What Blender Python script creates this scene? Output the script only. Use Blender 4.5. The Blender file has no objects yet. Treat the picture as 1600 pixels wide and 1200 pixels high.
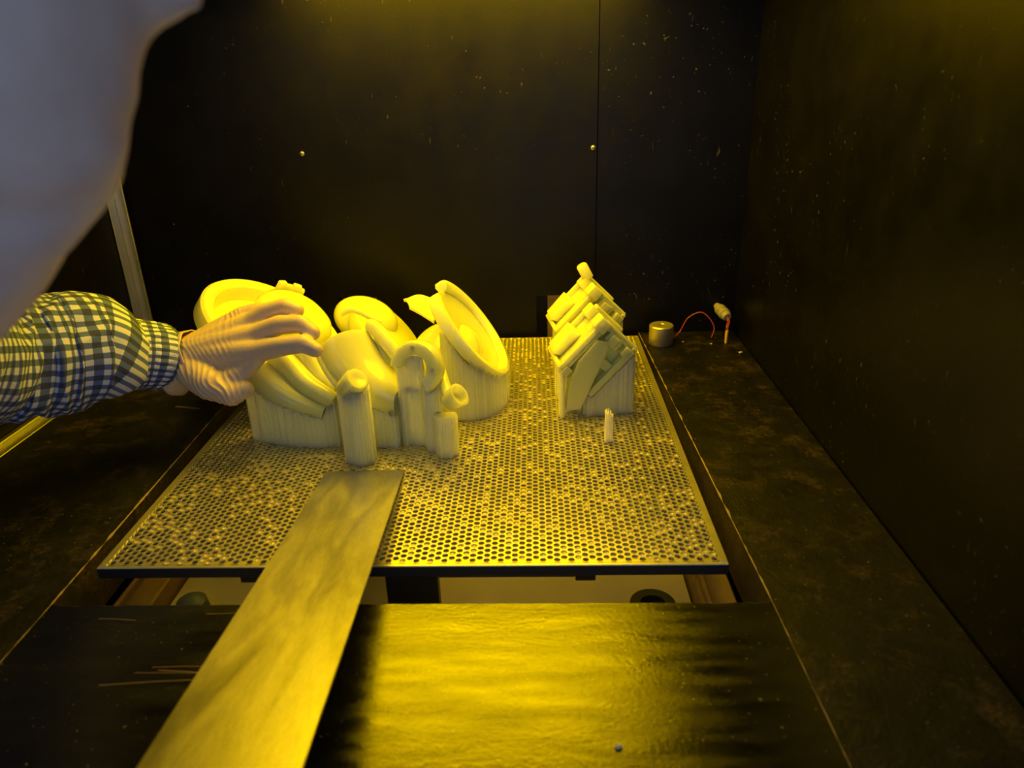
import bpy, math, random
import numpy as np
from mathutils import Vector, Matrix, noise
from mathutils.bvhtree import BVHTree

random.seed(7)
np.random.seed(7)
scene = bpy.context.scene
COL = scene.collection

# ------------------------------------------------------------------ camera
CAM_R = Vector((0.99930302, 0.02543524, -0.02732265))
CAM_U = Vector((0.01514485, 0.39274338, 0.91952339))
CAM_F = Vector((-0.03411909, 0.9192963, -0.39208443))
CAM_O = Vector((0, 0, 0.44))
FPX = 1144.06
cam_data = bpy.data.cameras.new('camera')
cam = bpy.data.objects.new('camera', cam_data)
COL.objects.link(cam)
cam.matrix_world = Matrix(((CAM_R.x, CAM_U.x, -CAM_F.x, CAM_O.x),
                           (CAM_R.y, CAM_U.y, -CAM_F.y, CAM_O.y),
                           (CAM_R.z, CAM_U.z, -CAM_F.z, CAM_O.z), (0, 0, 0, 1)))
cam_data.sensor_width = 36.0
cam_data.lens = 36.0 * FPX / 1600.0
cam_data.clip_start = 0.01
cam_data.dof.use_dof = True
cam_data.dof.focus_distance = 0.98
cam_data.dof.aperture_fstop = 5.2
scene.camera = cam

# ------------------------------------------------------------------ light and exposure
scene.view_settings.view_transform = 'Standard'
scene.view_settings.look = 'None'
scene.view_settings.exposure = 0.0
scene.view_settings.gamma = 1.0
scene.view_settings.use_curve_mapping = False
world = bpy.data.worlds.new('room_light')
scene.world = world
world.use_nodes = True
WORLD_COLOR = (0.33, 0.47, 0.76)
WORLD_STRENGTH = 0.85
wb = world.node_tree.nodes['Background']
wb.inputs[0].default_value = (*WORLD_COLOR, 1)
wb.inputs[1].default_value = WORLD_STRENGTH
LAMP_COLOR = (1.0, 0.64, 0.0)
LAMP_STRENGTH = 13.8


def at(px, py, Y):
    """point of the place seen at a photo pixel, at depth Y"""
    d = CAM_F + CAM_R * ((px - 800) / FPX) - CAM_U * ((py - 600) / FPX)
    return CAM_O + d * (Y / d.y)


# ------------------------------------------------------------------ materials
class NT:
    def __init__(self, name):
        self.m = bpy.data.materials.new(name)
        self.m.use_nodes = True
        self.t = self.m.node_tree
        self.b = self.t.nodes['Principled BSDF']

    def n(self, kind, **kw):
        nd = self.t.nodes.new(kind)
        for k, v in kw.items():
            setattr(nd, k, v)
        return nd

    def l(self, a, b):
        self.t.links.new(a, b)

    def coord(self, scale=(1, 1, 1), out='Object', rot=(0, 0, 0)):
        c = self.n('ShaderNodeTexCoord')
        m = self.n('ShaderNodeMapping')
        m.inputs['Scale'].default_value = scale
        m.inputs['Rotation'].default_value = rot
        self.l(c.outputs[out], m.inputs['Vector'])
        return m.outputs[0]

    def noise(self, vec, scale, detail=4, rough=.55, dist=0.0):
        t = self.n('ShaderNodeTexNoise')
        t.inputs['Scale'].default_value = scale
        t.inputs['Detail'].default_value = detail
        t.inputs['Roughness'].default_value = rough
        t.inputs['Distortion'].default_value = dist
        if vec is not None:
            self.l(vec, t.inputs['Vector'])
        return t.outputs['Fac']

    def ramp(self, fac, stops):
        r = self.n('ShaderNodeValToRGB')
        e = r.color_ramp.elements
        while len(e) < len(stops):
            e.new(.5)
        for i, (p, c) in enumerate(stops):
            e[i].position = p
            e[i].color = (*c, 1) if len(c) == 3 else c
        self.l(fac, r.inputs[0])
        return r.outputs[0]

    def mix(self, fac, a, b):
        m = self.n('ShaderNodeMix', data_type='RGBA')
        if isinstance(fac, float):
            m.inputs[0].default_value = fac
        else:
            self.l(fac, m.inputs[0])
        for s, v in ((6, a), (7, b)):
            if isinstance(v, tuple):
                m.inputs[s].default_value = (*v, 1)
            else:
                self.l(v, m.inputs[s])
        return m.outputs[2]

    def math(self, op, a, b=None, clamp=False):
        m = self.n('ShaderNodeMath', operation=op, use_clamp=clamp)
        for i, v in enumerate((a, b)):
            if v is None:
                continue
            if isinstance(v, (int, float)):
                m.inputs[i].default_value = v
            else:
                self.l(v, m.inputs[i])
        return m.outputs[0]

    def bump(self, h, strength=.3, dist=.002):
        b = self.n('ShaderNodeBump')
        b.inputs['Strength'].default_value = strength
        b.inputs['Distance'].default_value = dist
        self.l(h, b.inputs['Height'])
        self.l(b.outputs[0], self.b.inputs['Normal'])

    def set(self, **kw):
        names = {'color': 'Base Color', 'rough': 'Roughness', 'metal': 'Metallic', 'spec': 'Specular IOR Level',
                 'sss': 'Subsurface Weight', 'coat': 'Coat Weight', 'trans': 'Transmission Weight', 'aniso': 'Anisotropic'}
        for k, v in kw.items():
            s = self.b.inputs[names.get(k, k)]
            if isinstance(v, tuple):
                s.default_value = (*v, 1)
            elif isinstance(v, (int, float)):
                s.default_value = v
            else:
                self.l(v, s)
        return self.m


def simple(name, color, rough=.5, metal=0.0, bump=0.0, bscale=200, **kw):
    t = NT(name)
    v = t.coord()
    f = t.noise(v, bscale)
    dark = tuple(c * .75 for c in color)
    t.set(color=t.mix(f, dark, color), rough=rough, metal=metal, **kw)
    if bump:
        t.bump(f, bump)
    return t.m


def mat_black_wall():
    t = NT('black_painted_panel')
    v = t.coord()
    vs = t.coord(scale=(1, 1, .25))
    base = t.ramp(t.noise(v, 9), [(.3, (.0017, .0014, .0012)), (.75, (.0042, .0035, .0028))])
    speck = t.ramp(t.noise(v, 190, 2, .4), [(.715, (0, 0, 0)), (.76, (1, 1, 1))])
    patch = t.ramp(t.noise(v, 6, 3), [(.42, (0, 0, 0)), (.60, (1, 1, 1))])
    streak = t.ramp(t.noise(vs, 150, 3, .6), [(.68, (0, 0, 0)), (.78, (1, 1, 1))])
    f = t.math('MULTIPLY', t.math('ADD', speck, streak, True), patch)
    t.set(color=t.mix(f, base, (.09, .075, .05)), spec=.22,
          rough=t.ramp(t.noise(v, 20), [(.3, (.34,) * 3), (.7, (.44,) * 3)]))
    t.bump(t.noise(v, 420, 3), .18, .0006)
    return t.m


def mat_deck(name, gloss=.30, wear=.5, streak=(1, 1, 1), spec=.5, rr=.22, bs=.35):
    t = NT(name)
    v = t.coord(scale=streak)
    v2 = t.coord()
    base = t.ramp(t.noise(v2, 14), [(.3, (.0020, .0017, .0015)), (.8, (.006, .005, .004))])
    scuff = t.math('MULTIPLY', t.ramp(t.noise(v, 17, 9, .75, .15), [(wear, (0, 0, 0)), (wear + .14, (1, 1, 1))]), t.ramp(t.noise(v2, 230, 4, .7), [(.38, (0, 0, 0)), (.62, (1, 1, 1))]))
    speck = t.ramp(t.noise(v2, 240, 2, .4), [(.70, (0, 0, 0)), (.74, (1, 1, 1))])
    c = t.mix(t.math('MULTIPLY', scuff, .75), base, (.095, .062, .026))
    c = t.mix(t.math('MULTIPLY', speck, .7), c, (.16, .12, .06))
    r = t.ramp(t.noise(v, 26, 6, .65), [(.3, (gloss,) * 3), (.72, (gloss + rr,) * 3)])
    t.set(color=c, rough=r, spec=spec)
    h = t.math('ADD', t.math('MULTIPLY', t.noise(v, 42, 8, .72, .5), 1.2), t.math('MULTIPLY', t.noise(v2, 260, 3), .35))
    t.bump(h, bs, .0012)
    return t.m


def mat_resin(name, color=(.86, .86, .25), sss=.8, scale=.016):
    t = NT(name)
    v = t.coord()
    f = t.noise(v, 30, 3)
    t.set(color=t.mix(f, tuple(c * .95 for c in color), color), rough=.13, spec=.6, sss=sss)
    t.b.inputs['Subsurface Radius'].default_value = (1.0, 1.0, .45)
    t.b.inputs['Subsurface Scale'].default_value = scale
    return t.m


def mat_brushed(name, color, rough, stretch, scale, bump=.15, metal=1.0):
    t = NT(name)
    v = t.coord(scale=stretch)
    v2 = t.coord()
    f = t.noise(v, scale, 5, .6)
    big = t.noise(v2, 18, 4)
    t.set(color=t.mix(f, tuple(c * .72 for c in color), color), metal=metal,
          rough=t.math('ADD', t.math('MULTIPLY', f, .12), t.math('ADD', t.math('MULTIPLY', big, .14), rough - .13)))
    t.bump(f, bump, .0006)
    return t.m


def mat_blade():
    t = NT('brushed_blade_steel')
    fine = t.noise(t.coord(scale=(7, .3, 7)), 70, 6, .65)
    smear = t.noise(t.coord(scale=(2.2, .35, 2.2), rot=(0, 0, .25)), 16, 5, .6, 1.2)
    f = t.math('ADD', t.math('MULTIPLY', fine, .55), t.math('MULTIPLY', smear, .45))
    t.set(color=t.ramp(f, [(.36, (.44, .415, .37)), (.52, (.53, .50, .45)), (.68, (.62, .58, .51))]), metal=1.0,
          rough=t.ramp(smear, [(.35, (.30,) * 3), (.65, (.42,) * 3)]))
    t.bump(t.math('ADD', fine, t.math('MULTIPLY', smear, .25)), .22, .0006)
    return t.m


def mat_gingham():
    t = NT('gingham_cotton')
    uv = t.n('ShaderNodeTexCoord').outputs['UV']
    sep = t.n('ShaderNodeSeparateXYZ')
    t.l(uv, sep.inputs[0])

    def stripe(o):
        w = t.math('SINE', t.math('MULTIPLY', o, 2 * math.pi / .0108))
        return t.math('ADD', t.math('MULTIPLY', w, 5.0), .5, True)
    a = stripe(sep.outputs[0])
    b = stripe(sep.outputs[1])
    s = t.math('MULTIPLY', t.math('ADD', a, b), .5)
    c = t.ramp(s, [(.15, (.80, .80, .82)), (.5, (.085, .15, .42)), (.85, (.010, .018, .075))])
    weave = t.n('ShaderNodeTexNoise')
    weave.inputs['Scale'].default_value = 2600
    t.l(uv, weave.inputs['Vector'])
    t.set(color=t.mix(t.math('MULTIPLY', weave.outputs['Fac'], .25), c, (.45, .47, .55)), rough=.9, spec=.15)
    t.bump(weave.outputs['Fac'], .25, .0004)
    return t.m


def mat_skin():
    t = NT('skin')
    v = t.coord()
    f = t.noise(v, 40, 4)
    t.set(color=t.ramp(f, [(.3, (.60, .42, .34)), (.75, (.70, .52, .43))]), rough=.5, sss=.25)
    t.b.inputs['Subsurface Radius'].default_value = (1, .4, .2)
    t.b.inputs['Subsurface Scale'].default_value = .004
    t.bump(t.noise(v, 600, 3), .1, .0004)
    return t.m


def mat_emit(name, color, strength):
    t = NT(name)
    t.set(color=(0, 0, 0))
    t.b.inputs['Emission Color'].default_value = (*color, 1)
    t.b.inputs['Emission Strength'].default_value = strength
    return t.m


M = {}
M['wall'] = mat_black_wall()
M['deck'] = mat_deck('scuffed_black_deck', .36, .51, (1, 1, 1), .35, .25, .8)
M['deck_front'] = mat_deck('glossy_black_deck', .12, .66, (.38, 1.5, 1), .90, .19, .34)
M['edge'] = simple('worn_bare_edge', (.34, .23, .09), .6, bump=.5, bscale=160)
M['board_side'] = mat_deck('rubbed_board_side', .40, .40)
M['resin'] = mat_resin('pale_cured_resin')
M['resin_shell'] = mat_resin('pale_resin_shell', (.87, .86, .24), .6)
M['support'] = mat_resin('translucent_support_resin', (.84, .87, .40), 1.0, .045)
M['plate'] = mat_brushed('perforated_steel', (.82, .75, .36), .33, (1, 1, 1), 120, .12, .78)
M['plate_edge'] = simple('dark_oiled_steel', (.055, .060, .070), .38, .6, bump=.1)
M['blade'] = mat_blade()
M['bracket'] = simple('black_bracket', (.012, .014, .014), .4)
M['rail'] = simple('rusty_rail', (.33, .22, .10), .5, .3, bump=.3, bscale=90)
M['liquid'] = simple('liquid_resin', (.62, .55, .34), .12, bscale=12)
M['black'] = simple('matt_black', (.012, .012, .012), .6)
M['alu'] = mat_brushed('aluminium_profile', (.72, .71, .70), .36, (1, .1, .1), 150, .1)
M['screw'] = simple('zinc_screw', (.55, .52, .45), .4, .9)
M['steel'] = mat_brushed('turned_steel', (.86, .78, .66), .40, (.2, .2, 6), 220, .1, .85)
M['red_wire'] = simple('red_wire', (.40, .05, .04), .5)
M['yellow_sleeve'] = simple('yellow_heat_shrink', (.95, .55, .05), .5)
M['gland'] = simple('grey_cable_gland', (.42, .38, .28), .6, .2, bump=.6, bscale=300)
M['gingham'] = mat_gingham()
M['skin'] = mat_skin()
M['glove'] = simple('latex_glove', (.82, .62, .40), .42, bump=.12, bscale=260, sss=.12)
M['glove'].node_tree.nodes['Principled BSDF'].inputs['Subsurface Scale'].default_value = .004
M['hair'] = simple('dark_hair', (.05, .035, .025), .6, bump=.5)
M['trousers'] = simple('dark_trousers', (.03, .035, .05), .9)
M['shoe'] = simple('black_shoe', (.02, .02, .02), .5)
M['floor'] = simple('grey_room_floor', (.18, .18, .18), .6)
M['lamp_housing'] = simple('black_lamp_housing', (.02, .02, .02), .6)
M['lamp'] = mat_emit('amber_lamp_diffuser', LAMP_COLOR, LAMP_STRENGTH)
M['crumb'] = simple('hardened_resin_crumb', (.72, .58, .30), .9, spec=.1)
M['sliver'] = simple('tan_scratch', (.30, .17, .06), .6)
M['film'] = mat_resin('resin_film', (.62, .50, .18), .0)
M['film'].node_tree.nodes['Principled BSDF'].inputs['Roughness'].default_value = .08
M['eye'] = simple('eye', (.5, .5, .5), .2)


# ------------------------------------------------------------------ object helpers
def wloc(o):
    p = Vector((0, 0, 0))
    while o is not None:
        p += Vector(o.location)
        o = o.parent
    return p


def mk(name, verts, faces, mats, parent=None, smooth=True, fmat=None, angle=.7):
    me = bpy.data.meshes.new(name)
    off = wloc(parent)
    me.from_pydata([(v[0] - off.x, v[1] - off.y, v[2] - off.z) for v in verts], [], faces)
    for m in (mats if isinstance(mats, list) else [mats]):
        me.materials.append(m)
    if fmat:
        me.polygons.foreach_set('material_index', fmat)
    me.polygons.foreach_set('use_smooth', [smooth] * len(me.polygons))
    if smooth and angle:
        me.set_sharp_from_angle(angle=angle)
    me.update()
    o = bpy.data.objects.new(name, me)
    COL.objects.link(o)
    o.parent = parent
    return o


def empty(name, loc, label, cat, group=None):
    o = bpy.data.objects.new(name, None)
    COL.objects.link(o)
    o.location = loc
    o.empty_display_size = .02
    return tag(o, label, cat, group)


def tag(o, label=None, cat=None, group=None, kind=None):
    if label:
        o['label'] = label
    if cat:
        o['category'] = cat
    if group:
        o['group'] = group
    if kind:
        o['kind'] = kind
    return o


class MB:
    def __init__(self):
        self.v = []
        self.f = []

    def add(self, v, f):
        b = len(self.v)
        self.v += [tuple(p) for p in v]
        self.f += [tuple(i + b for i in q) for q in f]
        return self

    def box(self, lo, hi, mat=None):
        x0, y0, z0 = lo
        x1, y1, z1 = hi
        v = [Vector(p) for p in ((x0, y0, z0), (x1, y0, z0), (x1, y1, z0), (x0, y1, z0),
                                 (x0, y0, z1), (x1, y0, z1), (x1, y1, z1), (x0, y1, z1))]
        if mat is not None:
            v = [mat @ p for p in v]
        return self.add(v, [(0, 3, 2, 1), (4, 5, 6, 7), (0, 1, 5, 4), (1, 2, 6, 5), (2, 3, 7, 6), (3, 0, 4, 7)])

    def bbox(self, lo, hi, bev, mat=None):
        """box with chamfered edges"""
        x0, y0, z0 = lo
        x1, y1, z1 = hi
        b = min(bev, (x1 - x0) * .45, (y1 - y0) * .45, (z1 - z0) * .45)
        vs = []
        idx = {}
        for sx in (0, 1):
            for sy in (0, 1):
                for sz in (0, 1):
                    c = [x1 if sx else x0, y1 if sy else y0, z1 if sz else z0]
                    for ax in range(3):
                        p = list(c)
                        for k in range(3):
                            if k != ax:
                                p[k] += -b if (sx, sy, sz)[k] else b
                        idx[(sx, sy, sz, ax)] = len(vs)
                        vs.append(Vector(p))
        fs = []
        for ax in range(3):
            o1, o2 = [k for k in range(3) if k != ax]
            for s in (0, 1):
                q = []
                for a, c in ((0, 0), (1, 0), (1, 1), (0, 1)):
                    key = [0, 0, 0]
                    key[ax] = s
                    key[o1] = a
                    key[o2] = c
                    q.append(idx[(*key, ax)])
                fs.append(tuple(q))
        for ax in range(3):          # edges parallel to ax
            o1, o2 = [k for k in range(3) if k != ax]
            for a in (0, 1):
                for c in (0, 1):
                    k0 = [0, 0, 0]
                    k0[o1] = a
                    k0[o2] = c
                    k1 = list(k0)
                    k1[ax] = 1
                    fs.append((idx[(*k0, o1)], idx[(*k0, o2)], idx[(*k1, o2)], idx[(*k1, o1)]))
        for sx in (0, 1):
            for sy in (0, 1):
                for sz in (0, 1):
                    fs.append(tuple(idx[(sx, sy, sz, k)] for k in range(3)))
        ctr = Vector(((x0 + x1) / 2, (y0 + y1) / 2, (z0 + z1) / 2))
        out = []
        for q in fs:
            a, c, d = vs[q[0]], vs[q[1]], vs[q[2]]
            nrm = (c - a).cross(d - a)
            m = sum((vs[i] for i in q), Vector()) / len(q)
            out.append(q if nrm.dot(m - ctr) > 0 else tuple(reversed(q)))
        if mat is not None:
            vs = [mat @ p for p in vs]
        return self.add(vs, out)

    def tube(self, pts, rad, seg=12, caps=True):
        pts = [Vector(p) for p in pts]
        n = len(pts)
        if not hasattr(rad, '__len__'):
            rad = [rad] * n
        prev = None
        v = []
        for i, p in enumerate(pts):
            d = (pts[min(i + 1, n - 1)] - pts[max(i - 1, 0)]).normalized()
            if prev is None:
                a = d.orthogonal().normalized()
            else:
                a = (prev - d * prev.dot(d)).normalized()
            prev = a
            b = d.cross(a)
            for k in range(seg):
                t = 2 * math.pi * k / seg
                v.append(p + (a * math.cos(t) + b * math.sin(t)) * rad[i])
        f = []
        for i in range(n - 1):
            for k in range(seg):
                k2 = (k + 1) % seg
                f.append((i * seg + k, i * seg + k2, (i + 1) * seg + k2, (i + 1) * seg + k))
        if caps:
            f.append(tuple(reversed(range(seg))))
            f.append(tuple(range((n - 1) * seg, n * seg)))
        return self.add(v, f)

    def capsule(self, p0, p1, r0, r1, seg=14):
        p0, p1 = Vector(p0), Vector(p1)
        d = (p1 - p0).normalized()
        pts, rad = [], []
        for i in range(5):
            t = math.pi / 2 * (1 - i / 4)
            pts.append(p0 - d * r0 * math.sin(t))
            rad.append(max(r0 * math.cos(t), 1e-4))
        for i in range(5):
            t = math.pi / 2 * i / 4
            pts.append(p1 + d * r1 * math.sin(t))
            rad.append(max(r1 * math.cos(t), 1e-4))
        return self.tube(pts, rad, seg)

    def chain(self, pts, rad, seg=14):
        for i in range(len(pts) - 1):
            self.capsule(pts[i], pts[i + 1], rad[i], rad[i + 1], seg)
        return self

    def ellipsoid(self, c, axes, nu=20, nv=12):
        c = Vector(c)
        A = [Vector(a) for a in axes]
        v, f = [c - A[2]], []
        for j in range(1, nv):
            t = math.pi * j / nv
            for i in range(nu):
                u = 2 * math.pi * i / nu
                v.append(c + A[0] * math.sin(t) * math.cos(u) + A[1] * math.sin(t) * math.sin(u) - A[2] * math.cos(t))
        v.append(c + A[2])
        for i in range(nu):
            f.append((0, 1 + (i + 1) % nu, 1 + i))
            f.append((len(v) - 1, 1 + (nv - 2) * nu + i, 1 + (nv - 2) * nu + (i + 1) % nu))
        for j in range(nv - 2):
            for i in range(nu):
                a = 1 + j * nu
                f.append((a + i, a + (i + 1) % nu, a + nu + (i + 1) % nu, a + nu + i))
        return self.add(v, f)

    def lathe(self, prof, org, axis, ref, seg=48, a0=0.0, a1=2 * math.pi):
        """closed loop profile [(s along axis, radius)], swept about axis from a0 to a1"""
        org, axis = Vector(org), Vector(axis).normalized()
        ref = Vector(ref)
        ref = (ref - axis * ref.dot(axis)).normalized()
        oth = axis.cross(ref)
        full = abs(a1 - a0 - 2 * math.pi) < 1e-6
        n = seg if full else seg + 1
        m = len(prof)
        v, f = [], []
        for i in range(n):
            t = a0 + (a1 - a0) * i / seg
            e = ref * math.cos(t) + oth * math.sin(t)
            for s, r in prof:
                v.append(org + axis * s + e * max(r, 1e-5))
        for i in range(seg):
            i2 = (i + 1) % n
            for k in range(m):
                k2 = (k + 1) % m
                f.append((i * m + k, i2 * m + k, i2 * m + k2, i * m + k2))
        if not full:
            f.append(tuple(range(m)))
            f.append(tuple(reversed(range((n - 1) * m, n * m))))
        return self.add(v, f)

    def prism(self, poly, z0, z1):
        n = len(poly)
        v = [(x, y, z0) for x, y in poly] + [(x, y, z1) for x, y in poly]
        f = [tuple(reversed(range(n))), tuple(range(n, 2 * n))]
        f += [(i, (i + 1) % n, n + (i + 1) % n, n + i) for i in range(n)]
        return self.add(v, f)

    def sheet(self, grid, th):
        """grid of points made into a closed sheet of thickness th"""
        nu, nv = len(grid), len(grid[0])
        top, bot = [], []
        for i in range(nu):
            for j in range(nv):
                du = grid[min(i + 1, nu - 1)][j] - grid[max(i - 1, 0)][j]
                dv = grid[i][min(j + 1, nv - 1)] - grid[i][max(j - 1, 0)]
                nn = du.cross(dv)
                nn = nn.normalized() if nn.length > 1e-12 else Vector((0, 0, 1))
                top.append(grid[i][j] + nn * th * .5)
                bot.append(grid[i][j] - nn * th * .5)
        N = nu * nv
        f = []
        for i in range(nu - 1):
            for j in range(nv - 1):
                a, b, c, d = i * nv + j, (i + 1) * nv + j, (i + 1) * nv + j + 1, i * nv + j + 1
                f.append((a, b, c, d))
                f.append((N + d, N + c, N + b, N + a))
        rim = [(i, 0) for i in range(nu)] + [(nu - 1, j) for j in range(1, nv)] + \
              [(i, nv - 1) for i in range(nu - 2, -1, -1)] + [(0, j) for j in range(nv - 2, 0, -1)]
        for k in range(len(rim)):
            a = rim[k][0] * nv + rim[k][1]
            b = rim[(k + 1) % len(rim)][0] * nv + rim[(k + 1) % len(rim)][1]
            f.append((b, a, N + a, N + b))
        return self.add(top + bot, f)

    def build(self, name, mats, parent=None, smooth=True, fmat=None, angle=.7):
        return mk(name, self.v, self.f, mats, parent, smooth, fmat, angle)


def remeshed(mb, voxel, smooth_iter=6, subdiv=0):
    """fuse overlapping closed shapes into one continuous surface; returns verts (numpy) and faces"""
    me = bpy.data.meshes.new('tmp')
    me.from_pydata(mb.v, [], mb.f)
    o = bpy.data.objects.new('tmp', me)
    COL.objects.link(o)
    m = o.modifiers.new('r', 'REMESH')
    m.mode = 'VOXEL'
    m.voxel_size = voxel
    s = o.modifiers.new('s', 'SMOOTH')
    s.factor = .5
    s.iterations = smooth_iter
    if subdiv:
        d = o.modifiers.new('d', 'SUBSURF')
        d.levels = subdiv
    dg = bpy.context.evaluated_depsgraph_get()
    ev = o.evaluated_get(dg).to_mesh()
    n = len(ev.vertices)
    co = np.empty(n * 3)
    ev.vertices.foreach_get('co', co)
    no = np.empty(n * 3)
    ev.vertices.foreach_get('normal', no)
    faces = [tuple(p.vertices) for p in ev.polygons]
    o.evaluated_get(dg).to_mesh_clear()
    bpy.data.objects.remove(o)
    bpy.data.meshes.remove(me)
    return co.reshape(-1, 3), no.reshape(-1, 3), faces


def spline(pts, n):
    pts = [Vector(p) for p in pts]
    P = [pts[0]] + pts + [pts[-1]]
    out = []
    segs = len(pts) - 1
    for k in range(n):
        t = k / (n - 1) * segs
        i = min(int(t), segs - 1)
        u = t - i
        a, b, c, d = P[i:i + 4]
        out.append(.5 * ((2 * b) + (c - a) * u + (2 * a - 5 * b + 4 * c - d) * u * u + (3 * b - a - 3 * c + d) * u ** 3))
    return out


# ------------------------------------------------------------------ the setting
XL, XR, YB, YF, ZT = -.715, .355, 1.262, .30, 1.08
SEAM = .105

wb_ = empty('wall_back', (-.18, YB, 0), 'scuffed black painted panels at the back of the chamber', None)
wb_['kind'] = 'structure'


def panel_back(xa, xb, y, slots=()):
    mb = MB()
    th = .012
    xs = xa
    for (s0, s1, zt) in slots:
        mb.box((xs, y, -.25), (s0, y + th, ZT))
        mb.box((s0, y, zt), (s1, y + th, ZT))
        xs = s1
    mb.box((xs, y, -.25), (xb, y + th, ZT))
    return mb


panel_back(XL - .02, SEAM - .0008, YB, ((-.353, -.285, .0745), (.001, .062, .072))).build('panel', M['wall'], wb_, False)
panel_back(SEAM + .0008, XR + .02, YB + .0025).build('panel', M['wall'], wb_, False)
backing = MB().box((XL - .02, YB + .045, -.25), (XR + .02, YB + .05, ZT)).build('slot_backing', M['black'], wb_, False)
for sx, sz in ((-.385, .324), (.098, .3215), (-.385, .80), (.098, .80)):
    mb = MB().lathe([(0, 0), (0, .0042), (.0016, .0036), (.0026, .0018), (.0026, 0)], (sx, YB, sz), (0, -1, 0), (1, 0, 0), 16)
    sc = mb.build('screw', M['screw'], wb_)
    MB().box((sx - .0028, YB - .0029, sz - .0005), (sx + .0028, YB - .0025, sz + .0005)).build('screw_slot', M['black'], sc, False)

w = MB().box((XR, .08, -.25), (XR + .012, YB + .012, ZT)).build('wall_right', M['wall'], None, False)
tag(w, 'scuffed black painted panel on the right of the chamber', None, None, 'structure')
w = MB().box((XL - .012, YF, -.25), (XL, YB + .012, ZT)).build('wall_left', M['wall'], None, False)
tag(w, 'black painted panel on the left of the chamber', None, None, 'structure')
w = MB().box((XL - .012, YF, ZT), (XR + .012, YB + .012, ZT + .012)).build('ceiling', M['wall'], None, False)
tag(w, 'black ceiling panel of the chamber', None, None, 'structure')
w = MB().box((XL - .012, YF, -.95), (XR + .012, YF + .012, -.035)).build('wall_front', M['wall'], None, False)
tag(w, 'black panel below the deck in front', None, None, 'structure')
w = MB().box((XL - .012, YF, .70), (XR + .012, YF + .012, ZT)).build('light_block_header', M['wall'], None, False)  # unseen panel added to keep bluish room light off the plate and print tops
tag(w, 'added unseen black panel above the front opening, blocking room light', None, None, 'structure')
w = MB().box((-1.6, -1.5, -.97), (1.4, 1.5, -.95)).build('floor', M['floor'], None, False)
tag(w, 'grey floor of the room', None, None, 'structure')

# aluminium corner post and bottom rail of the left side
mb = MB()
mb.bbox((XL + .0005, 1.226, .0005), (XL + .003, 1.252, ZT - .001), .0008)
mb.bbox((XL + .003, 1.248, .0005), (XL + .020, 1.252, ZT - .001), .0008)
o = mb.build('trim_1', M['alu'], None, False)
tag(o, 'grey aluminium angle post in the back left corner', None, None, 'structure')
mb = MB()
mb.bbox((XL + .0005, .34, .0005), (XL + .010, 1.222, .010), .0012)
mb.bbox((XL + .010, .34, .0005), (XL + .024, 1.222, .0030), .0008)
o = mb.build('trim_2', M['alu'], None, False)
tag(o, 'aluminium rail along the foot of the left wall', None, None, 'structure')


# deck boards: scuffed tops with bare worn edges
def board(name, poly, z0, z1, mats, label, worn):
    bev = .0010
    n = len(poly)
    c = Vector((sum(p[0] for p in poly) / n, sum(p[1] for p in poly) / n))
    v, f, fm = [], [], []
    steps = 90
    ring = []
    for i in range(n):
        a, b = Vector(poly[i]), Vector(poly[(i + 1) % n])
        k = steps if i in worn else 1
        d = (b - a).normalized()
        inn = Vector((-d.y, d.x))
        for j in range(k):
            p = a.lerp(b, j / k)
            jit = (.4 + 1.5 * noise.noise((p.x * 60, p.y * 60, 3.1)) + .6 * random.random()) if (i in worn and j > 0) else .3
            if i in worn:
                jit *= worn[i]
            ring.append((p, inn, i in worn, max(.12, jit)))
    m = len(ring)
    top, mid, low = [], [], []
    for p, inn, wn, jit in ring:
        top.append((p.x + inn.x * bev * jit * 1.3, p.y + inn.y * bev * jit * 1.3, z1))
        mid.append((p.x, p.y, z1 - bev * (jit if wn else 1)))
        low.append((p.x, p.y, z0))
    v = top + mid + low
    f.append(tuple(range(m)))
    fm.append(0)
    for i in range(m):
        i2 = (i + 1) % m
        f.append((i, m + i, m + i2, i2))
        fm.append(1 if ring[i][2] else 0)
        f.append((m + i, 2 * m + i, 2 * m + i2, m + i2))
        fm.append(2)
    f.append(tuple(reversed(range(2 * m, 3 * m))))
    fm.append(0)
    o = mk(name, v, f, mats, None, False, fm)
    tag(o, label, 'board')
    return o


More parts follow.
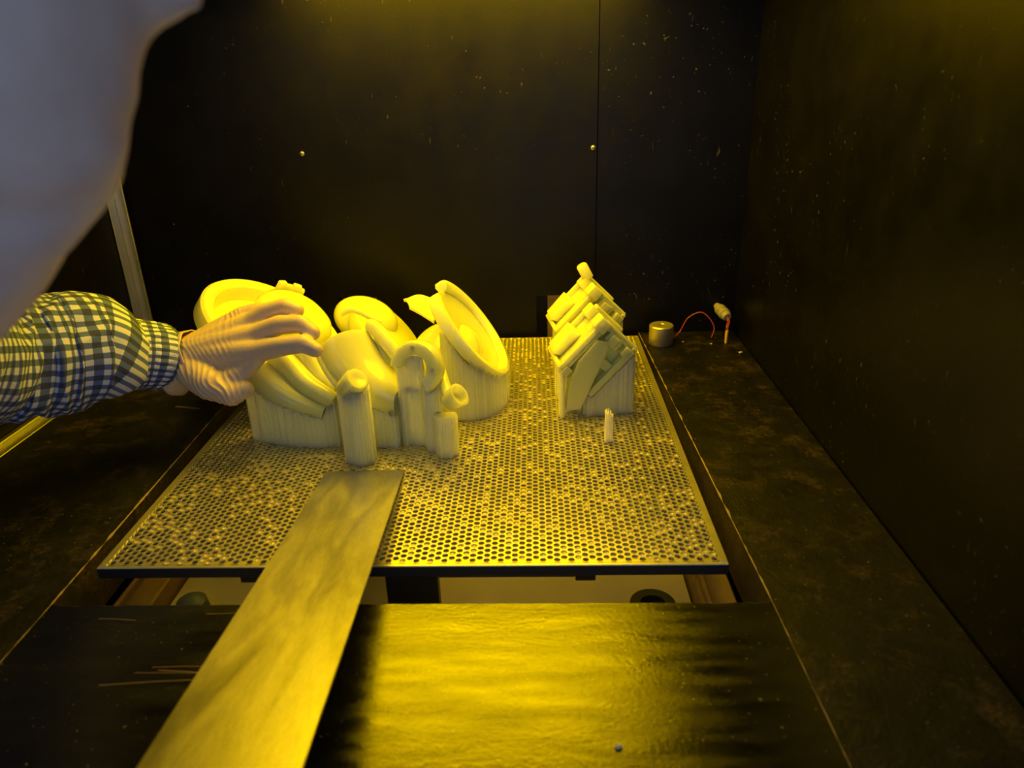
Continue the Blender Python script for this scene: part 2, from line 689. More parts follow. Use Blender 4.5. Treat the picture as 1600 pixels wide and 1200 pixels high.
YS = .5285
bm = [M['deck'], M['edge'], M['board_side']]
right_board = board('deck_board', [(.2095, YF), (XR - .0015, YF), (XR - .0015, YB - .001), (.1848, YB - .001), (.2062, YS)],
                    -.058, 0, bm, 'scuffed black deck board along the right wall, steel cylinder on it', {3: 1.0, 4: .35})
left_board = board('deck_board', [(XL + .0005, YF), (-.4475, YF), (-.4505, YS), (-.4605, .953), (-.467, YB - .001), (XL + .0005, YB - .001)],
                   -.058, 0, bm, 'scuffed black deck board along the left wall, under the sleeve', {1: .4, 2: 1.0, 3: 1.0})
front_board = board('deck_board', [(-.4469, YF), (.2089, YF), (.2056, YS), (-.4499, YS)],
                    -.034, 0, [M['deck_front'], M['edge'], M['board_side']],
                    'glossy black deck board across the front, reflecting yellow light', {2: .6})
for x0, y0, x1, y1, wd in ((-.30, .516, -.225, .5175, .0005), (-.318, .452, -.27, .453, .0005), (-.312, .449, -.262, .4442, .0006),
                           (-.33, .446, -.27, .4455, .0004), (-.352, .433, -.262, .4395, .0006), (-.395, .5105, -.36, .508, .0004)):
    d = Vector((x1 - x0, y1 - y0)).normalized()
    nrm = Vector((-d.y, d.x)) * wd * .5
    mid = Vector(((x0 + x1) / 2, (y0 + y1) / 2)) + nrm * 2.5
    MB().prism([(x0 - nrm.x, y0 - nrm.y), (mid.x - nrm.x, mid.y - nrm.y), (x1 - nrm.x, y1 - nrm.y), (x1 + nrm.x, y1 + nrm.y),
                (mid.x + nrm.x, mid.y + nrm.y), (x0 + nrm.x, y0 + nrm.y)], -.0001, .00025).build('scratch', M['sliver'], front_board, False)

# tank below the plate
tank = empty('resin_tank', (-.13, .88, -.25), 'open tank of yellowish liquid resin beneath the perforated plate', 'tank')
mb = MB()
mb.box((-.52, .36, -.25), (.26, 1.255, -.24))
mb.box((-.52, .36, -.24), (-.505, 1.255, -.06))
mb.box((.245, .36, -.24), (.26, 1.255, -.06))
mb.box((-.505, .36, -.24), (.245, .375, -.06))
mb.box((-.505, 1.24, -.24), (.245, 1.255, -.06))
mb.build('tank_wall', M['black'], tank, False)
mb = MB()
mb.box((-.415, .376, -.125), (.165, 1.239, -.10))
mb.build('liquid_surface', M['liquid'], tank, False)
for x0, x1 in ((-.455, -.418), (.168, .206)):
    mb = MB()
    mb.bbox((x0, .376, -.13), (x1, 1.239, -.075), .002)
    mb.bbox((x0 + .004, .376, -.075), (x0 + .009, 1.239, -.066), .001)
    mb.build('tank_rail', M['rail'], tank, False)
ring = MB().lathe([(0, .014), (0, .0245), (.012, .0245), (.012, .014)], (.1205, .632, -.0995), (0, 0, 1), (1, 0, 0), 32)
o = ring.build('float_ring', M['black'], None)
tag(o, 'black ring floating on the liquid resin below the plate', 'ring')
mb = MB().lathe([(0, 0), (0, .018), (.012, .016), (.018, .008), (.018, 0)], (-.385, .640, -.0995), (0, 0, 1), (1, 0, 0), 24)
o = mb.build('float', simple('blue_grey_float', (.09, .12, .18), .5), None)
tag(o, 'dull blue grey float on the resin near the left rail', 'float')

# ------------------------------------------------------------------ build plate
PX0, PX1, PY0, PY1 = -.4384, .1819, .5833, 1.2446
plate = empty('build_plate', (-.128, .914, -.013), 'yellow-lit perforated steel plate in the middle of the deck', 'plate')
PITCH, RH = .0080, .00305
CW = PITCH * math.sqrt(3) / 2
ncol = int((PX1 - PX0 - .013) / CW)
mx = (PX1 - PX0 - (ncol - 1) * CW) / 2
nrow = int((PY1 - PY0 - .011) / PITCH)
my = (PY1 - PY0 - (nrow - .5) * PITCH) / 2
ang = np.arange(12) * math.pi / 6
hexr = np.where(np.arange(12) % 2 == 0, PITCH / math.sqrt(3), PITCH / 2)
unit = np.concatenate([np.stack([hexr * np.cos(ang), hexr * np.sin(ang), 0 * ang], 1),
                       np.stack([(RH + .0002) * np.cos(ang), (RH + .0002) * np.sin(ang), 0 * ang], 1),
                       np.stack([(RH - .0003) * np.cos(ang), (RH - .0003) * np.sin(ang), 0 * ang - .0006], 1),
                       np.stack([(RH - .0003) * np.cos(ang), (RH - .0003) * np.sin(ang), 0 * ang - .0020], 1)])
k = np.arange(12)
k2 = (k + 1) % 12
uf = np.concatenate([np.stack([a + k, a + k2, a + 12 + k2, a + 12 + k], 1) for a in (0, 12, 24)])
cent = []
filler = MB()
for i in range(ncol):
    x = PX0 + mx + i * CW
    odd = i % 2
    for j in range(nrow):
        cent.append((x, PY0 + my + (j + .5 * odd) * PITCH, 0.0))
    if odd:
        y = PY0 + my
        filler.box((x - .0038, y - .0045, -.002), (x + .0038, y + .0002, -.0001))
    else:
        y = PY0 + my + (nrow - .5) * PITCH
        filler.box((x - .0038, y - .0002, -.002), (x + .0038, y + .0045, -.0001))
cent = np.array(cent)
V = (cent[:, None, :] + unit[None]).reshape(-1, 3)
F = (uf[None] + (np.arange(len(cent)) * 48)[:, None, None]).reshape(-1, 4)
b = len(V)
me_v = np.concatenate([V, np.array(filler.v)])
faces = F.tolist() + [tuple(i + b for i in q) for q in filler.f]
mk('perforated_sheet', me_v.tolist(), faces, M['plate'], plate, False)
# rim strips and edge bars
xa, xb = PX0 + mx - .0038, PX1 - mx + .0038
ya, yb = PY0 + my - .0042, PY1 - my + .0042
for lo, hi in (((PX0, PY0, -.0128), (PX1, ya, -.0002)), ((PX0, yb, -.0128), (PX1, PY1, -.0002)),
               ((PX0, ya, -.0128), (xa, yb, -.0002)), ((xb, ya, -.0128), (PX1, yb, -.0002))):
    mb = MB().bbox(lo, hi, .0007)
    fm = []
    for q in mb.f:
        z = min(mb.v[i][2] for i in q)
        fm.append(0 if z > -.0015 else 1)
    mb.build('edge_bar', [M['plate'], M['plate_edge']], plate, False, fm)
for lo, hi in (((-.153, .5865, -.062), (-.101, .60, -.0128)), ((-.300, .590, -.0245), (-.26, .61, -.0128)),
               ((.035, .590, -.0245), (.055, .61, -.0128)), ((-.101, .592, -.0215), (.035, .604, -.0128))):
    MB().bbox(lo, hi, .001).build('bracket', M['bracket'], plate, False)
# resin films closing some of the holes
mb = MB()
for (x, y, _) in cent:
    p = .14 + .5 * max(0, noise.noise((x * 14, y * 14, 1.7)))
    if random.random() < p:
        z = -.0007 - .0008 * random.random()
        v = [(x, y, z - .0006)]
        for r, dz in ((.0016, -.0004), (RH - .0003, .0001)):
            v += [(x + r * math.cos(a), y + r * math.sin(a), z + dz) for a in ang[::2]]
        f = [(0, 1 + q, 1 + (q + 1) % 6) for q in range(6)]
        f += [(1 + q, 7 + q, 7 + (q + 1) % 6, 1 + (q + 1) % 6) for q in range(6)]
        mb.add(v, f)
o = mb.build('resin_film', M['film'], plate)
o['kind'] = 'stuff'


# ------------------------------------------------------------------ printed parts
PRINTS, SUPPORT_JOBS = [], []


def supports(parent, parts, keep=None, teeth=True):
    SUPPORT_JOBS.append((parent, parts, keep, teeth))


def tree_of(parts):
    vs, fs = [], []
    for p in parts:
        off = wloc(p.parent)
        b = len(vs)
        vs += [Vector(v.co) + off for v in p.data.vertices]
        fs += [tuple(i + b for i in q.vertices) for q in p.data.polygons]
    return BVHTree.FromPolygons(vs, fs)


def build_supports(sp=.0023):
    """dense combs of fused struts rising from the plate to the underside of each print"""
    bodies = {p.name: tree_of([c for c in p.children if c.type == 'MESH']) for p in PRINTS}
    jobs = []
    for parent, parts, keep, teeth in SUPPORT_JOBS:
        jobs.append((parent, tree_of(parts), keep, teeth))
    owner, height = {}, {}
    nx, ny = int((PX1 - PX0) / sp), int((PY1 - PY0) / sp)
    up = Vector((0, 0, 1))
    for i in range(2, nx - 2):
        for j in range(2, ny - 2):
            x, y = PX0 + (i + .5) * sp, PY0 + (j + .5) * sp
            o = Vector((x, y, .0005))
            low, who = 1e9, None
            for k_, t in bodies.items():
                h = t.ray_cast(o, up)[0]
                if h is not None and h.z < low:
                    low, who = h.z, k_
            if who is None:
                continue
            for q, (parent, t, keep, teeth) in enumerate(jobs):
                if parent.name == who and not (keep and not keep(x, y)):
                    h = t.ray_cast(o, up)[0]
                    if h is not None and h.z > .004 and h.z < low + .012:
                        owner[(i, j)] = q
                        height[(i, j)] = min(h.z, low)
    for (i, j) in list(owner):
        q = owner[(i, j)]
        if any(owner.get((i + a, j + b_), q) < q for a in (-1, 0, 1) for b_ in (-1, 0, 1)):
            height.pop((i, j))
    for q, (parent, t, keep, teeth) in enumerate(jobs):
        cell = {c: height[c] for c in height if owner[c] == q}
        if not cell:
            continue
        V, F, idx, jit = [], [], {}, {}

        def xy(i, j):
            if (i, j) not in jit:
                jit[(i, j)] = (PX0 + (i + random.uniform(-.24, .24)) * sp, PY0 + (j + random.uniform(-.24, .24)) * sp)
            return jit[(i, j)]

        def top(i, j):
            if ('t', i, j) not in idx:
                zs = [cell[c] for c in ((i - 1, j - 1), (i, j - 1), (i - 1, j), (i, j)) if c in cell]
                z = min(zs) - .0004
                if teeth and len(zs) < 4:
                    z -= random.choice((0, 0, .002, .006)) * min(1, z / .03)
                idx[('t', i, j)] = len(V)
                V.append((*xy(i, j), max(.002, z)))
            return idx[('t', i, j)]

        def bot(i, j):
            if ('b', i, j) not in idx:
                idx[('b', i, j)] = len(V)
                V.append((*xy(i, j), .0004))
            return idx[('b', i, j)]
        for (i, j) in cell:
            F.append((top(i, j), top(i + 1, j), top(i + 1, j + 1), top(i, j + 1)))
            F.append((bot(i, j + 1), bot(i + 1, j + 1), bot(i + 1, j), bot(i, j)))
            for (di, dj), (a, b) in (((0, -1), ((i, j), (i + 1, j))), ((1, 0), ((i + 1, j), (i + 1, j + 1))),
                                     ((0, 1), ((i + 1, j + 1), (i, j + 1))), ((-1, 0), ((i, j + 1), (i, j)))):
                if (i + di, j + dj) not in cell:
                    F.append((bot(*a), bot(*b), top(*b), top(*a)))
        o = mk('supports', V, F, M['support'], parent, False)
        o['kind'] = 'stuff'


def place(name, c, label, group='resin prints on the plate'):
    o = empty(name, (c[0], c[1], .0), label, 'print', group)
    PRINTS.append(o)
    return o


# 1. large stepped drum at the left, the gloved hand resting on it
n1 = Vector((.575, -.07, .815)).normalized()
t1 = Vector((-.815, 0, .575))
c1 = at(426, 520, 1.0) + n1 * .004
pr = place('printed_drum', c1, 'large stepped round drum print under the gloved fingers')
R1 = .108
prof = [(-.012, 0), (-.012, R1 - .024), (-.004, R1 - .020), (.008, R1 - .019), (.012, R1 - .015), (.012, R1 - .004), (.008, R1),
        (-.014, R1 + .001), (-.018, R1 - .006), (-.030, R1 - .010), (-.036, R1 - .022), (-.042, R1 - .045), (-.042, 0)]
body = MB().lathe(prof, c1, n1, t1, 96).build('drum_body', M['resin'], pr)
cb = c1 + n1 * -.012 + Vector((.010, .024, 0)) - t1 * .006
boss = MB().lathe([(0, 0), (0, .060), (.030, .059), (.042, .053), (.050, .040), (.053, 0)], cb, n1, t1, 56).build('boss', M['resin'], pr)
teeth = []
for k_, a in enumerate((.62, .78, .94, 1.10, 1.22)):
    e = (t1 * math.cos(a) + n1.cross(t1) * math.sin(a) * -1)
    p = cb + n1 * .043 + e * .052
    mt = Matrix.Translation(p) @ Matrix((e.to_tuple(), n1.cross(e).to_tuple(), n1.to_tuple())).transposed().to_4x4()
    mb = MB()
    hh = .018 if k_ in (0, 3) else .014
    mb.bbox((-.004, -.0065, -.012), (.004, .0065, hh - .004), .0012, mt)
    teeth.append(mb.build('tooth', M['resin'], pr, False))
supports(pr, [body], lambda x, y: x > -.372 + (.918 - y) * .62)


def ribbon(A, B, bulge, nu=30, nv=18, pw=.8):
    a, b = spline([at(*p) for p in A], nu), spline([at(*p) for p in B], nu)
    g = []
    for i in range(nu):
        g.append([a[i].lerp(b[i], j / (nv - 1)) + bulge * (4 * (j / (nv - 1)) * (1 - j / (nv - 1))) ** pw for j in range(nv)])
    return g


def dish_print(name, c, n, R, label, gap, fin=True):
    """round dish with a thick split rim, a rounded drum behind it and a curved fin"""
    n = Vector(n).normalized()
    t = Vector((-n.z, 0, n.x)).normalized()
    pr = place(name, c, label)
    rim = [(.004, R - .016), (.010, R - .013), (.013, R - .008), (.012, R - .002), (.007, R), (-.003, R + .0005), (-.006, R - .004), (-.004, R - .015)]
    o1 = MB().lathe(rim, c, n, t, 80, gap, 2 * math.pi - gap).build('rim', M['resin'], pr)
    floor_ = [(-.004, 0), (-.004, R - .030), (0, R - .021), (.003, R - .015), (-.004, R - .013), (-.009, R - .030), (-.009, 0)]
    o2 = MB().lathe(floor_, c, n, t, 72).build('dish', M['resin'], pr)
    o3 = MB().ellipsoid(c - t * .020 - n * .055 + Vector((0, -.004, .014)), (Vector((.050, 0, .012)), Vector((0, .066, 0)), Vector((-.010, 0, .044))), 40, 24).build('rounded_back', M['resin'], pr)
    parts = [o1, o2, o3]
    if fin:
        fg = ribbon(((640, 481, 1.03), (656, 490, 1.02), (678, 504, 1.0)), ((631, 470, 1.05), (656, 461, 1.055), (688, 474, 1.04)), Vector((0, .006, .002)), 24, 14)
        parts.append(MB().sheet(fg, .005).build('fin', M['resin_shell'], pr, angle=.9))
    supports(pr, parts[:3])
    return pr


nH = Vector((.80, -.03, .60))
dish_print('printed_dish', at(731, 517, .985), nH, .082, 'tilted round dish print with a split rim, rightmost of the big cluster', .42)

# middle housing: the same tilt, a smooth dome on its far side
nC = Vector((.74, -.03, .67))
cC = at(611, 519, 1.10)
pr = place('printed_housing', cC, 'domed housing print behind the curved front shell, in the middle of the cluster')
tC = Vector((-nC.z, 0, nC.x)).normalized()
RC = .072
o1 = MB().lathe([(.002, 0), (.002, RC - .006), (-.002, RC), (-.012, RC), (-.03, RC - .010), (-.045, RC - .025), (-.052, RC - .055), (-.052, 0)],
                cC, nC, tC, 72).build('housing_body', M['resin'], pr)
dm = at(572, 500, 1.12)
o2 = MB().ellipsoid(dm, (Vector((.050, 0, -.014)), Vector((0, .045, 0)), Vector((.006, 0, .036))), 32, 18).build('dome', M['resin'], pr)
ys_ = []
path = spline([at(533, 492, 1.0), at(548, 484, 1.0), at(562, 487, 1.0), at(580, 496, 1.0), at(596, 503, 1.0)], 24)
o3 = MB().tube(path, [.003 + .002 * math.sin(math.pi * i / 23) for i in range(24)], 12).build('ridge', M['resin'], pr)
supports(pr, [o1])


# curved front shell
def patch(c00, c10, c11, c01, bulge, nu=26, nv=26, pw=1.0, slump=0.0):
    g = []
    for i in range(nu):
        u = i / (nu - 1)
        row = []
        for j in range(nv):
            v = j / (nv - 1)
            p = c00 * (1 - u) * (1 - v) + c10 * u * (1 - v) + c11 * u * v + c01 * (1 - u) * v
            k_ = (4 * u * (1 - u)) ** pw
            row.append(p + bulge * k_ * (1 - slump * v))
        g.append(row)
    return g


pr = place('printed_bracket', (-.30, .85), 'print of stepped diagonal bands below the gloved fingers')
bands = []
for A, B, bl, th in ((((380, 590, .862), (421, 622, .845), (466, 640, .836), (505, 652, .835)), ((415, 566, .872), (440, 584, .866), (469, 611, .858), (516, 640, .848)), (0, -.006, .008), .008),
                     (((420, 566, .872), (447, 588, .862), (471, 613, .850), (522, 638, .838)), ((455, 552, .880), (470, 570, .873), (492, 594, .862), (532, 623, .848)), (0, -.009, .011), .008),
                     (((456, 553, .884), (470, 570, .879), (492, 595, .870), (528, 623, .858)), ((496, 543, .893), (503, 560, .890), (515, 580, .886), (532, 604, .874)), (0, -.009, .012), .008)):
    bands.append(MB().sheet(list(reversed(ribbon(A, B, Vector(bl)))), th).build('band', M['resin'], pr, angle=.9))
supports(pr, bands)

pr = place('printed_shell', (-.22, .84), 'curved glossy shell print behind the small knob at the front')
g = ribbon(((500, 549, .858), (511, 574, .848), (533, 604, .838), (565, 626, .832), (618, 650, .832)),
           ((574, 521, .900), (590, 545, .893), (606, 568, .884), (619, 588, .872), (627, 614, .856)), Vector((-.001, -.012, .016)), 34, 26, .7)
sh = MB().sheet(list(reversed(g)), .005).build('shell', M['resin_shell'], pr, angle=.9)
lip = [g[i][0] + Vector((0, 0, -.002)) for i in range(len(g))]
o2 = MB().tube([row[0] + Vector((-.003, -.002, .001)) for row in g[:24]], .0040, 10).build('edge_bead', M['resin'], pr)
g2 = patch(at(582, 520, .90), at(597, 530, .905), at(624, 596, .875), at(615, 606, .860), Vector((0, 0, .004)))
o3 = MB().sheet(list(reversed(g2)), .008).build('side_wall', M['resin'], pr, angle=.9)
path = spline([at(576, 509, .905), at(586, 513, .90), at(606, 536, .885), at(626, 562, .875)], 20)
o4 = MB().tube(path, [.006, .0092] + [.0098] * 16 + [.009, .006], 16).build('arm', M['resin'], pr)
supports(pr, [sh, o3])

# small cylindrical cap
axF = Vector((.62, -.36, .70)).normalized()
cF = at(546, 606, .80)
pr = place('printed_round_cap', cF, 'small cylindrical knob print with a dimpled end, front of the cluster')
capo = MB().lathe([(0, 0), (0, .013), (.003, .0152), (.024, .0152), (.0275, .0135), (.0275, .0085), (.0262, .0060), (.0258, 0)], cF - axF * .006, axF, (0, 0, 1), 36).build('knob', M['resin'], pr)
supports(pr, [capo])

# hook shaped arch
cG = at(652, 575, .835)
nG = Vector((-.30, -.90, .30)).normalized()
refG = Vector((1, 0, 0))
pr = place('printed_hook', cG, 'hook shaped arch print standing between the shell and the split dish')
RG = .0345
prof = [(-.010, RG - .017), (-.010, RG - .003), (-.006, RG), (.006, RG), (.010, RG - .003), (.010, RG - .017), (.006, RG - .0185), (-.006, RG - .0185)]
hk = MB().lathe(prof, cG, nG, refG, 48, -1.05, 3.05).build('hook', M['resin'], pr)
pins = []
for a in (1.62, -.08):
    ref = (refG - nG * refG.dot(nG)).normalized()
    e = ref * math.cos(a) + nG.cross(ref) * math.sin(a)
    p = cG + e * (RG - .0095) + nG * .010
    pins.append(MB().lathe([(-.002, 0), (-.002, .0032), (.0006, .0030), (.0006, 0)], p, nG, (1, 0, 0), 16).build('pin', M['resin'], pr))
inner = MB().box((cG.x - .026, cG.y + .004, .076), (cG.x + .012, cG.y + .018, .082)).build('inner_web', M['resin'], pr, False)
supports(pr, [hk, inner])

# little cup on a thin stem over its own pillar
axI = Vector((.72, -.30, .62)).normalized()
cI = at(703, 627, .80)
pr = place('printed_cup', cI, 'tiny open cup print on a pillar, nearest the scraper blade')
cup = MB().lathe([(-.004, 0), (-.004, .0095), (.004, .0125), (.018, .0145), (.0185, .011), (.010, .009), (.008, 0)], cI, axI, (0, 0, 1), 32).build('cup', M['resin'], pr)
path = spline([at(686, 575, .86), at(693, 595, .835), at(701, 618, .808)], 12)
stem = MB().tube(path, [.0075] * 6 + [.007] * 6, 12).build('stem', M['resin'], pr)
w2 = .0155
bx, by = at(698, 716, .798).x, .806
poly = []
cor = [(-w2, .002), (-w2 * .45, -.009), (w2 * .5, -.009), (w2, .003), (w2 * .8, .012), (-w2 * .8, .012)]
for q in range(6):
    p0, p1 = Vector(cor[q]), Vector(cor[(q + 1) % 6])
    for u_ in range(8):
        p = p0.lerp(p1, u_ / 8) * (1.0 if u_ % 2 else .93)
        poly.append((bx + p.x, by + p.y))
mb = MB().prism(poly, .0004, .055)
pil = mb.build('pillar', M['support'], pr, False)


# ------------------------------------------------------------------ the two blocky housings on the right
def block_print(c, yaw, label, peg):
    pr = place('printed_block', c, label, 'blocky housing prints on the right of the plate')
    A = math.radians(45)
    # local frame: p along the tray (up right), q down right across, y into the depth
    def loc(off=0.0):
        e1 = Vector((math.cos(A), 0, math.sin(A)))
        e2 = Vector((math.sin(A), 0, -math.cos(A)))
        ey = Vector((0, 1, 0))
        m = Matrix((e1.to_tuple(), ey.to_tuple(), e2.to_tuple())).transposed().to_4x4()
        return Matrix.Translation(Vector(c)) @ Matrix.Rotation(yaw, 4, 'Z') @ m
    m = loc()
    L, W, D = .088, .062, .080
    parts = []

    def part(name, boxes, mat=M['resin'], bev=.0015):
        mb = MB()
        for lo, hi in boxes:
            mb.bbox(lo, hi, bev, m)
        o = mb.build(name, mat, pr, False)
        parts.append(o)
        return o
    # axes: (p along tray, y depth, q away from tray)
    part('body', [((.004, .014, .008), (L - .002, D, W - .002))])
    part('tray', [((0, 0, .004), (L, D, .009)), ((0, 0, -.004), (L, .006, .0045)), ((0, D - .006, -.004), (L, D, .0045)),
                  ((0, .0055, -.004), (.006, D - .0055, .0045))], M['resin'], .0012)
    mb = MB()
    # wedge block in the tray corner
    v = [(.010, .040, .004), (.050, .040, .004), (.050, .074, .004), (.010, .074, .004),
         (.006, .036, -.009), (.044, .036, -.011), (.048, .074, -.011), (.008, .074, -.009)]
    mb.add([m @ Vector(p) for p in v], [(3, 2, 1, 0), (4, 5, 6, 7), (0, 1, 5, 4), (1, 2, 6, 5), (2, 3, 7, 6), (3, 0, 4, 7)])
    parts.append(mb.build('wedge', M['resin'], pr, False))
    part('apex_block', [((L - .015, -.002, -.009), (L + .003, .020, .010)), ((L - .026, .012, -.004), (L - .014, .026, .008))])
    part('apex_block', [((L - .016, .054, -.008), (L + .002, .074, .008))])
    part('roof_bar', [((L - .002, .004, .004), (L + .0035, .016, W))])
    part('roof_bar', [((L - .002, D - .014, .002), (L + .006, D, W - .006))])
    part('roof_rib', [((L - .018, 0, .016), (L - .002, .016, .022)), ((L - .020, 0, .034), (L - .002, .016, .040)),
                      ((L - .022, 0, W - .007), (L + .001, .016, W)), ((L - .006, .002, .008), (L - .001, .018, W))])
    part('lug', [((L - .020, -.003, .020), (L - .004, .012, .034)), ((L - .018, -.003, .046), (L - .004, .012, .056))])
    ref0 = at(874, 578, .908)
    rot = Matrix.Rotation(yaw, 4, 'Z')
    tg = [at(*p, .908) - ref0 for p in ((904, 566), (934, 534), (951, 538), (952, 548), (921, 612), (907, 640), (884, 640), (889, 600))]
    tv = []
    for dy in (-.004, .012):
        tv += [Vector(c) + rot @ (Vector((p.x, 0, p.z)) + Vector((0, dy, 0))) for p in tg]
    k8 = len(tg)
    tongue = mk('tongue', tv, [tuple(range(k8)), tuple(reversed(range(k8, 2 * k8)))] + [(i, k8 + i, k8 + (i + 1) % k8, (i + 1) % k8) for i in range(k8)], M['resin_shell'], pr, False)
    parts.append(tongue)
    part('side_rail', [((0, -.0025, W - .009), (L - .004, .016, W))])
    part('side_rail', [((0, .004, .034), (.007, .016, W - .008))])
    part('foot_lug', [((-.003, -.0025, .003), (.011, .012, .015))])
    part('bridge', [((.038, .004, .036), (.052, .014, W - .008))])
    if peg:
        a = m @ Vector((L + .002, .062, -.002))
        ax = (m.to_3x3() @ Vector((.30, 0, -1))).normalized()
        o = MB().lathe([(0, 0), (0, .0085), (.022, .0085), (.024, .007), (.024, 0)], a, ax, (0, 1, 0), 24).build('peg', M['resin'], pr)
        parts.append(o)
    supports(pr, [p for p in parts if p.name.split('.')[0] in ('body', 'side_rail', 'foot_lug')], None, False)
    # loose outer curtain of the supports
    return pr


block_print(at(874, 578, .908), math.radians(9), 'blocky housing print on the right, nearer of the two', False)
block_print(at(869, 521, 1.035), math.radians(9), 'blocky housing print on the right, farther of the two, with a round peg on top', True)

build_supports()

# broken support stick
sx, sy = .0905, .838
ring_ = []
for q in range(20):
    a_ = 2 * math.pi * q / 20
    ca, sa = math.cos(a_), math.sin(a_)
    k_ = (1.0 if q % 2 else .86) / max(abs(ca) / .0056, abs(sa) / .0036)
    ring_.append((sx + ca * k_, sy + sa * k_))
v = [(x, y, .0004) for x, y in ring_]
v += [(sx + (x - sx) * .93, sy + (y - sy) * .93, .046 + random.choice((-.005, -.002, .001, .004)) - (.011 if x > sx + .003 else 0)) for x, y in ring_]
v.append((sx - .0006, sy, .041))
f = [tuple(reversed(range(20)))] + [(i, (i + 1) % 20, 20 + (i + 1) % 20, 20 + i) for i in range(20)] + [(20 + i, 20 + (i + 1) % 20, 40) for i in range(20)]
mb = MB().add(v, f)
o = mb.build('support_stick', mat_resin('dry_resin_stick', (.95, .84, .50), 1.0, .03), None, False)
tag(o, 'short broken resin stick standing alone in front of the blocky prints', 'stick')

# ------------------------------------------------------------------ scraper blade
Ab, Bb = Vector((-.25656, .76764, .0008)), Vector((-.16106, .77017, .0008))
dB = Vector((.05459608, -.98403293, .16940621))
nB = (Bb - Ab).cross(dB).normalized()
if nB.z < 0:
    nB = -nB
rows = []
LEN = .56
for i in range(41):
    s = LEN * i / 40
    th = .0002 + .0012 * min(1, s / .012)
    dr = math.sin(math.pi * i / 40) * -.001
    a, b_ = Ab + dB * s, Bb + dB * s
    e = (b_ - a).normalized() * .0006
    rows.append([a + nB * (dr + th * .4), a + e + nB * (dr + th), b_ - e + nB * (dr + th), b_ + nB * (dr + th * .4), b_ - e + nB * dr, a + e + nB * dr])
v = [p for r_ in rows for p in r_]
f = []
for i in range(40):
    for q in range(6):
        q2 = (q + 1) % 6
        f.append((i * 6 + q, i * 6 + q2, (i + 1) * 6 + q2, (i + 1) * 6 + q))
f.append(tuple(range(6)))
f.append(tuple(reversed(range(240, 246))))
o = mk('scraper_blade', v, f, M['blade'], None, True, None, .4)
tag(o, 'long wide brushed steel scraper blade reaching in from the bottom edge', 'scraper')

# ------------------------------------------------------------------ small things on the right board
cx, cy = .2149, 1.200
mb = MB().lathe([(0, 0), (0, .0195), (.0012, .0205), (.0325, .0205), (.0340, .0192), (.0340, .0064), (.0334, .0058), (.008, .0058), (.008, 0)],
                (cx, cy, .0004), (0, 0, 1), (1, 0, 0), 56)
o = mb.build('steel_cylinder', M['steel'], None)
tag(o, 'shiny steel cylinder with a centre hole on the back right board', 'cylinder')
path = spline([(.236, 1.212, .006), at(1061, 520, 1.225), at(1075, 497, 1.23), at(1095, 488, 1.23), at(1109, 498, 1.225), at(1116, 513, 1.22), (.305, 1.215, .004)], 40)
o = MB().tube(path, .0010, 8).build('red_wire', M['red_wire'], None)
tag(o, 'thin red wire arching from the steel cylinder over the board', 'wire')
ga = empty('cable_gland', at(1118, 478, 1.255), 'grubby grey cable gland with red leads in the back right corner', 'cable gland')
g0, g1 = at(1120, 478, 1.2635), at(1138, 497, 1.215)
ax = (g1 - g0).normalized()
ln = (g1 - g0).length
mb = MB().lathe([(0, 0), (0, .0085), (.006, .010), (.013, .010), (.014, .0085), (.018, .0085), (.019, .0102), (.027, .0102), (.028, .0085),
                 (.034, .008), (.037, .0065), (.037, 0)], g1 - ax * .040, ax, (0, 0, 1), 20)
mb.build('gland_body', M['gland'], ga)
MB().tube([g0, g1 - ax * .036], .006, 12).build('gland_stub', M['gland'], ga)
for dx in (-.0012, .0012):
    path = spline([g1 - ax * .006, g1 + Vector((dx, -.004, -.004)), Vector((.3262 + dx, 1.197, .030)), Vector((.3258 + dx, 1.1955, .018))], 20)
    MB().tube(path, .0011, 8).build('lead', M['red_wire'], ga)
MB().tube([(.3262, 1.1955, .024), (.3256, 1.195, .012), (.3254, 1.1945, .0008)], [.0026, .0026, .0022], 10).build('lead_sleeve', M['yellow_sleeve'], ga)


def crumb(x, y, r, label):
    mb = MB().ellipsoid((0, 0, 0), (Vector((r, 0, 0)), Vector((0, r * .7, 0)), Vector((0, 0, r * .5))), 8, 6)
    v = [Vector(p) * (1 + .3 * noise.noise(Vector(p) * 900)) + Vector((x, y, r * .42)) for p in mb.v]
    o = mk('resin_crumb', v, mb.f, M['crumb'], None, False)
    tag(o, label, 'crumb', 'crumbs of hardened resin on the deck')


crumb(.3385, 1.148, .0032, 'pale resin crumb by the right wall near the cable gland')
crumb(.2545, 1.205, .0020, 'tiny pale crumb beside the steel cylinder')
crumb(.0535, .3755, .0030, 'pale crumb on the front board near the bottom edge')
crumb(.300, 1.192, .0021, 'tiny pale crumb just left of the yellow lead sleeve')
mb = MB().prism([(-.532, .962), (-.50, .955), (-.492, .957), (-.53, .966)], .0002, .0014)
o = mb.build('wood_sliver', M['sliver'], None, False)
tag(o, 'thin tan sliver lying on the left board below the cuff', 'sliver')

# lift posts seen through the wall slots
for x0, x1, lab in ((.021, .060, 'brown lift post behind the right wall slot'), (-.335, -.29, 'brown lift post behind the left wall slot')):
    mb = MB().bbox((x0, YB + .018, -.24), (x1, YB + .040, .16), .001)
    o = mb.build('lift_post', M['rail'], None, False)
    tag(o, lab, 'post')

